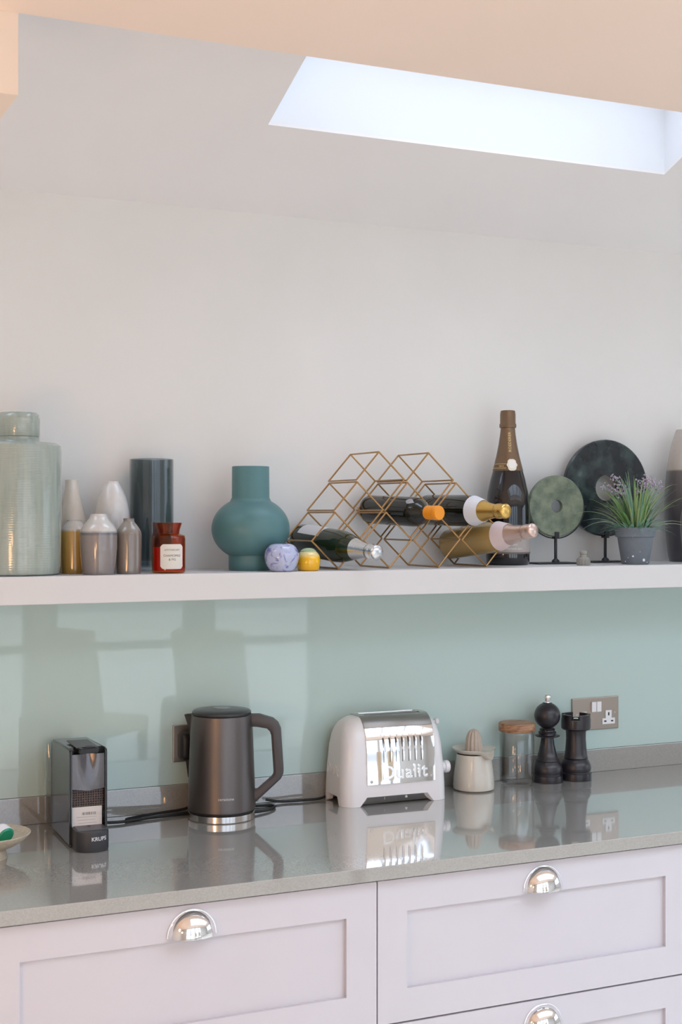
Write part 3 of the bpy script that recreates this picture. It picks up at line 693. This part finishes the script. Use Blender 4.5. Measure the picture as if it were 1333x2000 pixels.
# curved metallic head panel
secs = []
for k in range(13):
    u = k/12; z = H-.012-u*.075
    row = []
    for j in range(17):
        v = -1+2*j/16
        dip = .010*math.exp(-(v/.42)**2)*(1-u)**1.2
        row.append((v*(hw-.0062), -.001+dip+.003*v*v, z-.004*(1-abs(v))*(1 if k == 12 else 0)))
    secs.append(row)
bm = bmesh.new(); R_ = [[bm.verts.new(p) for p in s] for s in secs]
for a, b in zip(R_, R_[1:]):
    for j in range(16): bm.faces.new((a[j], a[j+1], b[j+1], b[j]))
bmesh.ops.solidify(bm, geom=bm.faces[:], thickness=.003)
link('head_panel', bm, mat('smoked_metal', '8C888A', .22, .85), t, True, 60)
lid = link('top_lid', nb(-.024, .024, .012, dp-.09, H-.0005, H+.0018, bevel=.0008), cmd, t)
bm = bmesh.new(); prism([(-.021, -.004), (.021, -.004), (.025, .022), (-.025, .022)], 'z', H-.010, H+.001, bm); bmesh.ops.bevel(bm, geom=bm.edges[:], offset=.002, segments=2, affect='EDGES')
lv = link('lever', bm, M_black, t, True); 
bm = lathe([(.009, 0), (.014, .0006), (.015, .0022), (.0125, .0026), (.009, .001)], 28); bm.transform(Matrix.Translation((.003, .010, H+.0008)) @ Matrix.Scale(.6, 4, (0, 1, 0))); link('lever_ring', bm, cmd, lv, True)
# grille: bars over a dark back
bm = bmesh.new()
for k in range(13):
    x = -hw+.009+k*(2*hw-.018)/12; box(bm, x-.0007, x+.0007, .0135, .0165, .078, .124)
link('grille_back', nb(-hw+.006, hw-.006, .0172, .0178, .076, .126), M_black, t)
for k in range(9):
    z = .081+k*.0052; box(bm, -hw+.006, hw-.006, .0140, .0170, z-.0007, z+.0007)
link('grille', bm, mat('grille_brown', '6B5750', .4), t)
st_ = link('sticker', nb(-hw+.0062, hw-.010, .0105, .0112, .036, .0845), mat('sticker_white', 'DCD6D2', .5), t)
random.seed(3)
for k in range(15):
    x = -.012+k*.0021; wd = random.choice((.0004, .0007, .0010)); link('barcode_bar', nb(x-wd/2, x+wd/2, .0101, .0105, .0665, .0725), ink, st_)
for k in range(4):
    z = .062-k*.0065; link('print_line', nb(-.024+.002*k, .020-.003*(k % 2), .0102, .0105, z, z+.0009), mat('faint_print', 'A9A4A2', .6) if k == 0 else MATS['faint_print'], st_)
# drip tray: rounded front
arc = [(-.036, .016)] + [(.036*sin(a)*-1, -.030-.030*cos(a)) for a in [pi/2*(1-2*k/16) for k in range(17)]] + [(.036, .016)]
arc = [(x, y) for x, y in arc]
bm = loft([[(x*s_, y if y > -.03 else -.03+(y+.03)*s_, z) for x, y in arc] for s_, z in ((.97, .0), (1, .003), (1, .040), (.97, .043))])
tr = link('drip_tray', bm, mat('tray_black', '35363A', .45), t, True, 40)
link('tray_grid', nb(-.031, .031, -.040, .012, .0425, .0442, bevel=.001), cmd, tr)
link('drain_hole', lathe([(0, .0444), (.0032, .0444), (.0032, .0448), (0, .0448)], 14), M_black, tr)
bm = text_bm('KRUPS', .0115, depth=.0003, bold=.0002)
for v in bm.verts:
    x = v.co.x+.0095; y = -.030-.030*sqrt(max(0, 1-(x/.036)**2)); v.co = (x, y-.0004-v.co.z, .028+v.co.y)
link('lettering', bm, mat('silver_print', 'DADADC', .4), tr)
link('water_tank', nb(-hw-.007, hw-.004, dp+.001, dp+.046, .006, H-.012, bevel=.008), thinglass('tank_plastic', (.86, .88, .90)), t, True)
bm = tube(catmull([(hw-.004, dp-.03, .012), (.075, .19, .006), (.12, .188, .0045), (.19, .205, .0045), (.27, .22, .0045), (.33, .235, .0045)], 8), .0035, 8)
link('power_cord', bm, M_rubber, t, True)

# kettle ---------------------------------------------------------
kx, ky = 1.107, -.126
t = thing('electric_kettle', 'matt charcoal electric kettle with angular handle on its base', 'kettle', (kx, ky, CT), radians(-24.6))
km = mat('charcoal_metal', '696361', .36, .75, var=.02, scale=4); kd = mat('charcoal_plastic', '4A4546', .42)
link('power_base', lathe([(0, 0), (.077, 0), (.0790, .002), (.0790, .016), (.0765, .0175), (0, .0175)], 64), mat('polished_steel_band', 'D0CCC8', .16, 1.0), t, True)
kb = link('body', lathe([(0, .0205), (.077, .0205), (.0803, .024), (.0805, .030), (.0770, .130), (.0728, .240), (.0722, .2445), (.0705, .2455), (0, .2455)], 72), km, t, True)
link('foot_ring', lathe([(.078, .0176), (.0782, .0204), (0, .0204)], 64), M_black, t, True)
link('lid', lathe([(0, .246), (.0685, .246), (.0700, .248), (.0700, .252), (.0665, .2555), (.040, .2585), (0, .2595)], 64), mat('lid_dark', '3E4041', .3), t, True)
bm = lathe([(.016, .2592), (.0155, .2606), (0, .2610)], 32); bm.transform(Matrix.Scale(1.3, 4, (1, 0, 0))); link('lid_button', bm, mat('lid_button_grey', '8B918F', .3), t, True)
# spout
bm = bmesh.new()
S1 = [(-.060, -.022, .2448), (-.0885, -.004, .2445), (-.0885, .004, .2445), (-.060, .022, .2448)]
S2 = [(-.060, -.018, .215), (-.0800, -.0035, .218), (-.0800, .0035, .218), (-.060, .018, .215)]
S3 = [(-.060, -.006, .185), (-.0750, -.001, .188), (-.0750, .001, .188), (-.060, .006, .185)]
loft([S3, S2, S1], bm); sp = link('spout', bm, km, t, True, 50)
bm = bmesh.new(); prism([(-.062, -.0165), (-.0845, -.0032), (-.0845, .0032), (-.062, .0165)], 'z', .2449, .2456, bm); link('spout_opening', bm, M_black, sp)
# handle: bent frame
outer = [(.066, .2455), (.090, .2455), (.122, .2360), (.134, .2260), (.1405, .2120), (.1470, .1150), (.1465, .1040), (.1410, .0930), (.0860, .0420), (.074, .034)]
inner = [(.074, .066), (.085, .068), (.1180, .0975), (.1225, .1040), (.1235, .1120), (.1180, .1960), (.1150, .2050), (.1080, .2120), (.0840, .2160), (.070, .2165)]
bm = bmesh.new(); n = len(outer)
secs = []
for (ox, oz), (ix, iz) in zip(outer, inner[::-1]):
    secs.append([(ox, -.0095, oz), (ox, .0095, oz), (ox*.75+ix*.25, .0130, oz*.75+iz*.25), (ix*.75+ox*.25, .0130, iz*.75+oz*.25), (ix, .0095, iz), (ix, -.0095, iz), (ix*.75+ox*.25, -.0130, iz*.75+oz*.25), (ox*.75+ix*.25, -.0130, oz*.75+iz*.25)])
loft(secs, bm); link('handle', bm, kd, t, True, 28)
ang = facing(kx, ky)-radians(-24.6)
wrap_text('lettering', 'cerastone', .0095, mat('grey_print', 'D5D2D0', .4), kb, .0803, ang+.13, .058, depth=.0003)
# kettle lead and plug, in world space then back into the kettle's frame
K = (Matrix.Translation((kx, ky, CT)) @ Matrix.Rotation(radians(-24.6), 4, 'Z')).inverted()
def kettle_part(name, bm, m, par=t, **k):
    bm.transform(K); return link(name, bm, m, par, **k)
z = CT+.0037
bm = tube(catmull([(1.055, -.040, 1.030), (1.057, -.040, .985), (1.062, -.032, .935), (1.050, -.030, z+.004), (.985, -.036, z), (.93, -.050, z), (.892, -.068, z), (.90, -.080, z), (.96, -.076, z), (1.04, -.064, z), (1.10, -.047, z+.003), (1.18, -.055, z), (1.235, -.058, z), (1.262, -.075, z), (1.235, -.112, z), (1.185, -.130, z+.002)], 7), .0034, 8)
pc = kettle_part('power_cord', bm, M_rubber, smooth=True)
bm = loft([[(1.060+x*s, yy, 1.072+zz*s-.004) for x, zz in rrect(.026, .034, .012, 5)] for s, yy in ((1, -.0150), (1, -.030), (.92, -.040), (.7, -.045))])
plug = kettle_part('plug', bm, M_black, pc, smooth=True)
bm = tube([(1.055, -.032, 1.046), (1.055, -.038, 1.020), (1.056, -.040, .995)], .006, 10, rr=[.0075, .006, .0042]); kettle_part('plug_neck', bm, M_rubber, pc, smooth=True)

# toaster --------------------------------------------------------
TR = radians(-1.5)
t = thing('toaster', 'white two-slot toaster with polished chrome front panel', 'toaster', (1.557, -.0925, CT), TR)
tw = mat('toaster_white', 'EAE6E6', .28, coat=.3)
prof = [(.022, .1445, .0730), (.040, .1440, .0726), (.090, .1415, .0705), (.140, .1375, .0670), (.168, .1335, .0615), (.186, .1285, .0545), (.199, .1215, .0460), (.2075, .1130, .0370), (.2125, .1040, .0290), (.2140, .0960, .0240)]
def ring(z, hx, hy, n=14): return [(x, y, z) for x, y in dense(rrect(hx, hy, .034, n))]
def dense(P, n=14):
    out = []
    for i, p in enumerate(P):
        q = P[(i+1) % len(P)]; m_ = 24 if i % (n+1) == n else 1
        for k in range(m_): out.append((p[0]+(q[0]-p[0])*k/m_, p[1]+(q[1]-p[1])*k/m_))
    return out
def sstep(a, b, x): u = min(1, max(0, (x-a)/(b-a))); return u*u*(3-2*u)
low = []
for x, y, z in ring(.022, .1447, .0732):
    g = sstep(.082, .102, abs(x))*sstep(.028, .042, abs(y)); low.append((x, y, .0225*(1-g)))
secs = [[(x*.90, y*.86, max(zz, .004)) for x, y, zz in low], [(x*.965, y*.95, zz) for x, y, zz in low], low] + [ring(z_, a, b) for z_, a, b in prof]
link('shell', loft(secs), tw, t, True, 45)
link('underside', nb(-.11, .11, -.052, .052, .012, .022), M_black, t)
def half_d(z_):
    for (z0, a0, b0), (z1, a1, b1) in zip(prof, prof[1:]):
        if z0 <= z_ <= z1: return b0+(b1-b0)*(z_-z0)/(z1-z0)
    return prof[-1][2]
zs = [.052+(.188-.052)*k/14 for k in range(15)]
chromeT = mat('toaster_chrome', 'E9E8E8', .06, 1.0, bump=.03, bscale=14)
cx = .094; co = .011
def band(path, x0, x1, m, name, th=.0028, par=t, taperx=None):
    bm = bmesh.new(); A = []
    for i, (y, z_) in enumerate(path):
        p0 = path[max(0, i-1)]; p1 = path[min(len(path)-1, i+1)]; d = Vector((p1[0]-p0[0], p1[1]-p0[1])).normalized(); nrm = Vector((-d.y, d.x))
        if nrm.x*y < 0 and abs(y) > .01: nrm = -nrm
        if abs(y) <= .03 and nrm.y < 0: nrm = -nrm
        A.append([bm.verts.new((x, y+nrm.x*h, z_+nrm.y*h)) for x, h in ((x0, -.002), (x0, th*.6), (x0+.002, th), (x1-.002, th), (x1, th*.6), (x1, -.002))])
    for a, b in zip(A, A[1:]):
        for j in range(5): bm.faces.new((a[j], a[j+1], b[j+1], b[j]))
    bm.faces.new(A[0]); bm.faces.new(A[-1][::-1])
    return link(name, bm, m, par, True, 35)
front = [(-half_d(z_), z_) for z_ in zs]
fpnl = band(front, co-cx, co+cx, chromeT, 'front_panel')
brush = mat('brushed_top', 'BDBAB6', .3, 1.0, bump=.04, bscale=300, stretch=(1, 20, 20))
zs2 = [.1885, .194, .200, .204, .208, .2125, .2140]
half = [(-half_d(z_), z_) for z_ in zs2] + [(-.0235, .2142)]
tp = band(half, co-cx, co+cx, brush, 'top_plate')
back = [(-y, z_) for y, z_ in half]; band(back, co-cx, co+cx, brush, 'top_plate')
link('centre_strip', nb(co-cx, co+cx, -.006, .006, .2135, .2168), brush, t)
for y0, y1 in ((-.0235, -.006), (.006, .0235)):
    for xa, xb in ((co-cx, co-.078), (co+.078, co+cx)): link('slot_end', nb(xa, xb, y0, y1, .2135, .2168), brush, t)
    link('bread_slot', nb(co-.078, co+.078, y0, y1, .2135, .2144), M_black, t)
dk = mat('slot_dark', '2A2A2C', .5)
for k in range(7):
    x = co-.048+k*.0172; bm = bmesh.new(); pts = [(-half_d(z_)-.0029, z_) for z_ in (.105, .118, .130, .142, .154, .164, .172)]
    for (ya, za), (yb, zb) in zip(pts, pts[1:]):
        wa = .0008 if za < .150 else .0016; wb = .0008 if zb < .150 else .0016
        V = [bm.verts.new(p) for p in ((x-wa, ya, za), (x+wa, ya, za), (x+wb, yb, zb), (x-wb, yb, zb))]
        V2 = [bm.verts.new((v.co.x, v.co.y+.0012, v.co.z)) for v in V]
        for f in ((0, 1, 2, 3), (7, 6, 5, 4), (0, 4, 5, 1), (1, 5, 6, 2), (2, 6, 7, 3), (3, 7, 4, 0)): bm.faces.new([(V+V2)[i] for i in f])
    link('louvre_slot', bm, dk, fpnl)
    rdg = tube([(x+.0042, -half_d(z_)-.0020, z_) for z_ in (.104, .12, .14, .16, .173)], .0024, 8, rr=[.0008, .0020, .0024, .0030, .0012]); link('louvre_ridge', rdg, chromeT, fpnl, True)
bm = text_bm('Dualit', .047, depth=.0016, spacing=1.08, bold=.0006)
for v in bm.verts:
    zz = .078+v.co.y; v.co = (v.co.x+.020, -half_d(zz)-.0030-v.co.z, zz)
link('lettering', bm, mat('polished_letter', 'FAFAFC', .16, .8), fpnl)
for sx, sz in ((co-.082, .060), (co+.083, .064)):
    bm = lathe([(0, .0018), (.0035, .0014), (.0042, 0)], 14); bm.transform(Matrix.Translation((sx, -half_d(sz)-.0026, sz)) @ Matrix.Rotation(radians(90), 4, 'X')); link('screw', bm, M_steel, fpnl, True)
def half_w(z_):
    for (z0, a0, b0), (z1, a1, b1) in zip(prof, prof[1:]):
        if z0 <= z_ <= z1: return a0+(a1-a0)*(z_-z0)/(z1-z0)
bm = text_bm('Dualit', .038, depth=.0010, spacing=1.05, bold=.0005)
for v in bm.verts:
    zz = .082+v.co.y; v.co = (-half_w(zz)-.0004-v.co.z, -v.co.x*.70+.004, zz)
link('side_lettering', bm, tw, t)
bm = lathe([(0, 0), (.013, 0), (.0125, .010), (.0155, .012), (.0155, .022), (.0135, .024), (0, .0245)], 24); bm.transform(Matrix.Translation((half_w(.075)-.002, -.030, .075)) @ Matrix.Rotation(radians(90), 4, 'Y')); link('dial', bm, tw, t, True)
bm = lathe([(0, 0), (.004, 0), (.004, .018), (.0085, .020), (.0095, .026), (.0070, .0295), (0, .030)], 20); bm.transform(Matrix.Translation((half_w(.185)-.003, .010, .185)) @ Matrix.Rotation(radians(90), 4, 'Y')); link('lever_knob', bm, tw, t, True)
for x in (-.03, .03):
    link('foot_pad', lathe([(0, .012), (.006, .012), (.006, .019), (0, .019)], 12), M_white_pl, t).location = (x, -.056, 0)
bm = tube(catmull([(-.125, .058, .010), (-.16, .045, .0042), (-.20, .042, .0042), (-.26, .048, .0042), (-.30, .060, .010)], 7), .0032, 8); link('power_cord', bm, M_rubber, t, True)

# juicer ---------------------------------------------------------
t = thing('citrus_juicer', 'cream ceramic citrus juicer jug with ribbed reamer', 'juicer', (1.820, -.084, CT))
cer = mat('cream_ceramic', 'D3CCBF', .22, coat=.5, var=.03, scale=20)
link('jug', lathe([(0, 0), (.048, 0), (.0535, .004), (.0545, .012), (.0530, .035), (.0490, .065), (.0460, .088), (.0455, .094), (.0425, .094), (.0420, .08), (0, .07)], 56), cer, t, True)
sa = facing(1.82, -.084)+.75
bm = bmesh.new(); rows = []; nseg = 72
for (rr_, zz, thk) in ((.020, .0990, 0), (.034, .0985, 0), (.045, .1010, 0), (.0555, .1075, 0), (.0570, .1090, 0), (.0565, .1060, 0), (.046, .0975, 0), (.036, .0945, 0), (.0, .0945, 0)):
    row = []
    for k in range(nseg):
        a = 2*pi*k/nseg; d = (a-sa+pi) % (2*pi)-pi; g = math.exp(-(d/.26)**2); f = rr_/.057
        row.append(bm.verts.new(((rr_*(1+.22*g*f**3))*cos(a), (rr_*(1+.22*g*f**3))*sin(a), zz-.021*g*f**2)) if rr_ > 0 else None)
    rows.append(row)
for a, b in zip(rows, rows[1:]):
    if b[0] is None: bm.faces.new(a); continue
    for k in range(nseg): bm.faces.new((a[k], a[(k+1) % nseg], b[(k+1) % nseg], b[k]))
bm.faces.new(rows[0])
link('spouted_dish', bm, cer, t, True, 60)
bm = bmesh.new(); rows = []
for k in range(15):
    u = k/14; z_ = .0985+.060*u; rr_ = .0225*(1-u**3.2)**.5+.0004
    rows.append([bm.verts.new((rr_*(1-.13*(.5+.5*cos(12*2*pi*j/96))**2)*cos(2*pi*j/96), rr_*(1-.13*(.5+.5*cos(12*2*pi*j/96))**2)*sin(2*pi*j/96), z_)) for j in range(96)])
for a, b in zip(rows, rows[1:]):
    for j in range(96): bm.faces.new((a[j], a[(j+1) % 96], b[(j+1) % 96], b[j]))
bm.faces.new(rows[-1]); link('reamer', bm, mat('reamer_ceramic', 'B8A99A', .35, coat=.3, var=.06, scale=30), t, True, 70)

# glass storage jar ---------------------------------------------
t = thing('storage_jar', 'empty clear glass storage jar with flat wooden lid', 'jar', (1.955, -.078, CT))
clear = thinglass('clear_glass', (.975, .985, .985), .95)
link('glass', lathe([(0, .0), (.040, .0), (.0455, .004), (.0468, .012), (.0468, .138), (.0445, .142), (.0425, .1425), (.0425, .138), (.0447, .134), (.0447, .014), (.042, .0085), (0, .011)], 64), clear, t, True)
link('lid', lathe([(0, .143), (.043, .143), (.0475, .1435), (.0482, .146), (.0482, .163), (.0465, .1655), (0, .166)], 56), mat('acacia_wood', '8A5A3C', .45, col2='B58C6A', scale=6, stretch=(3, 14, 30)), t, True)

# chess mills ----------------------------------------------------
ebony = mat('ebony_lacquer', '28252A', .33, coat=.15)
def mill_base(r=.0418): return [(0, 0), (r, 0), (r+.0004, .003), (r+.0002, .018), (r-.003, .020), (r-.0035, .0215), (r-.0015, .026), (r-.0005, .034), (r-.003, .044), (r-.0085, .0535), (r-.0105, .0555), (r-.0095, .0575)]
t = thing('pepper_mill', 'black pawn-shaped pepper mill with steel top knob', 'mill', (2.055, -.072, CT))
link('body', lathe(mill_base() + [(.0318, .0595), (.0288, .062), (.0235, .080), (.0195, .098), (.0172, .114), (.0168, .1205), (0, .1205)], 48), ebony, t, True, 38)
link('collar', lathe([(.0165, .1200), (.0300, .1205), (.0335, .1222), (.0338, .1238), (.0300, .1252), (.0225, .1262), (.0215, .129), (.0240, .1305), (.0245, .133), (.0205, .1355), (.0200, .1385), (.0215, .140), (.0180, .1435), (0, .1435)], 48), ebony, t, True, 35)
link('head', lathe([(0, .1436)] + [(.0352*cos(a), .1775+.0352*sin(a)) for a in [radians(d) for d in range(-68, 70, 8)]] + [(.0130, .2110), (.0115, .2125), (0, .2125)], 48), ebony, t, True)
link('top_knob', lathe([(0, .2126), (.0108, .2126), (.0108, .2145), (.0080, .2165), (.0085, .2205), (.0102, .2265), (.0098, .2305), (.0070, .2335), (0, .234)], 28), M_chrome, t, True)
t = thing('salt_mill', 'black rook-shaped salt mill with crenellated top', 'mill', (2.143, -.078, CT))
link('body', lathe(mill_base() + [(.0330, .0595), (.0315, .062), (.0285, .085), (.0268, .110), (.0272, .128), (.0285, .1335), (0, .1335)], 48), ebony, t, True, 38)
hd = link('head', lathe([(.0280, .1336), (.0365, .1355), (.0395, .1385), (.0400, .145), (.0400, .163), (.0330, .163), (.0330, .158), (0, .158)], 48), ebony, t, True, 35)
for k in range(4):
    a0 = facing(2.143, -.078)+pi/4+k*pi/2-.02; bm = bmesh.new(); P = [((q)*cos(a), (q)*sin(a)) for q, aa in ((.0400, 1), (.0330, -1)) for a in [a0+aa*(-.52+1.04*i/10) for i in range(11)]]
    prism(P, 'z', .1628, .1765, bm); link('merlon', bm, ebony, hd)
link('top_screw', lathe([(0, .1581), (.008, .1581), (.008, .164), (.005, .166), (0, .166)], 16), M_chrome, t, True)

# ================================================================ THE ROOM BEHIND THE CAMERA
def chair(x, y, rot, label):
    t = thing('dining_chair', label, 'chair', (x, y, .0003), rot, 'cream dining chairs')
    fab = MATS.get('chair_fabric') or mat('chair_fabric', 'D8C9AE', .8); wd = MATS.get('chair_wood') or mat('chair_wood', '5E4A3A', .5)
    link('seat', nb(-.22, .22, -.22, .22, .42, .50, bevel=.02), fab, t)
    bm = nb(-.21, .21, -.035, .035, 0, .52, bevel=.02); bm.transform(Matrix.Translation((0, .20, .50)) @ Matrix.Rotation(radians(-10), 4, 'X')); link('backrest', bm, fab, t)
    for sx in (-.19, .19):
        for sy in (-.19, .19): link('leg', nb(sx-.02, sx+.02, sy-.02, sy+.02, 0, .42), wd, t)
chair(1.95, -4.35, radians(52), 'cream upholstered dining chair nearer the garden doors')
chair(2.62, -3.95, radians(48), 'cream upholstered dining chair turned towards the kitchen')
# unseen globe lamps added to throw warm light on the left side
warm = lin('FFC892')
for (x, y, lab) in ((-.28, -1.62, 'added warm globe lamp out of view, nearer the kitchen wall'), (-.75, -2.95, 'added warm globe lamp out of view, further into the room')):
    t = thing('added_lamp', lab, 'lamp', (x, y, 1.30), group='added warm lamps')
    m = MATS.get('added_lamp_globe') or mat('added_lamp_globe', 'FFE2BE', .4, emit='FFC48A', estr=19)
    link('globe', lathe([(0, -.11)] + [(.11*cos(a), .11*sin(a)) for a in [radians(d) for d in range(-80, 76, 10)]] + [(.025, .107), (0, .107)], 32), m, t, True)
    link('cap', lathe([(0, .107), (.03, .107), (.026, .14), (0, .14)], 20), M_nickel, t, True)
    link('flex', tube([(0, 0, .14), (0, 0, 1.09)], .003, 6), M_rubber, t)
    link('ceiling_rose', lathe([(0, 1.075), (.045, 1.080), (.05, 1.0995), (0, 1.0995)], 24), M_nickel, t, True)
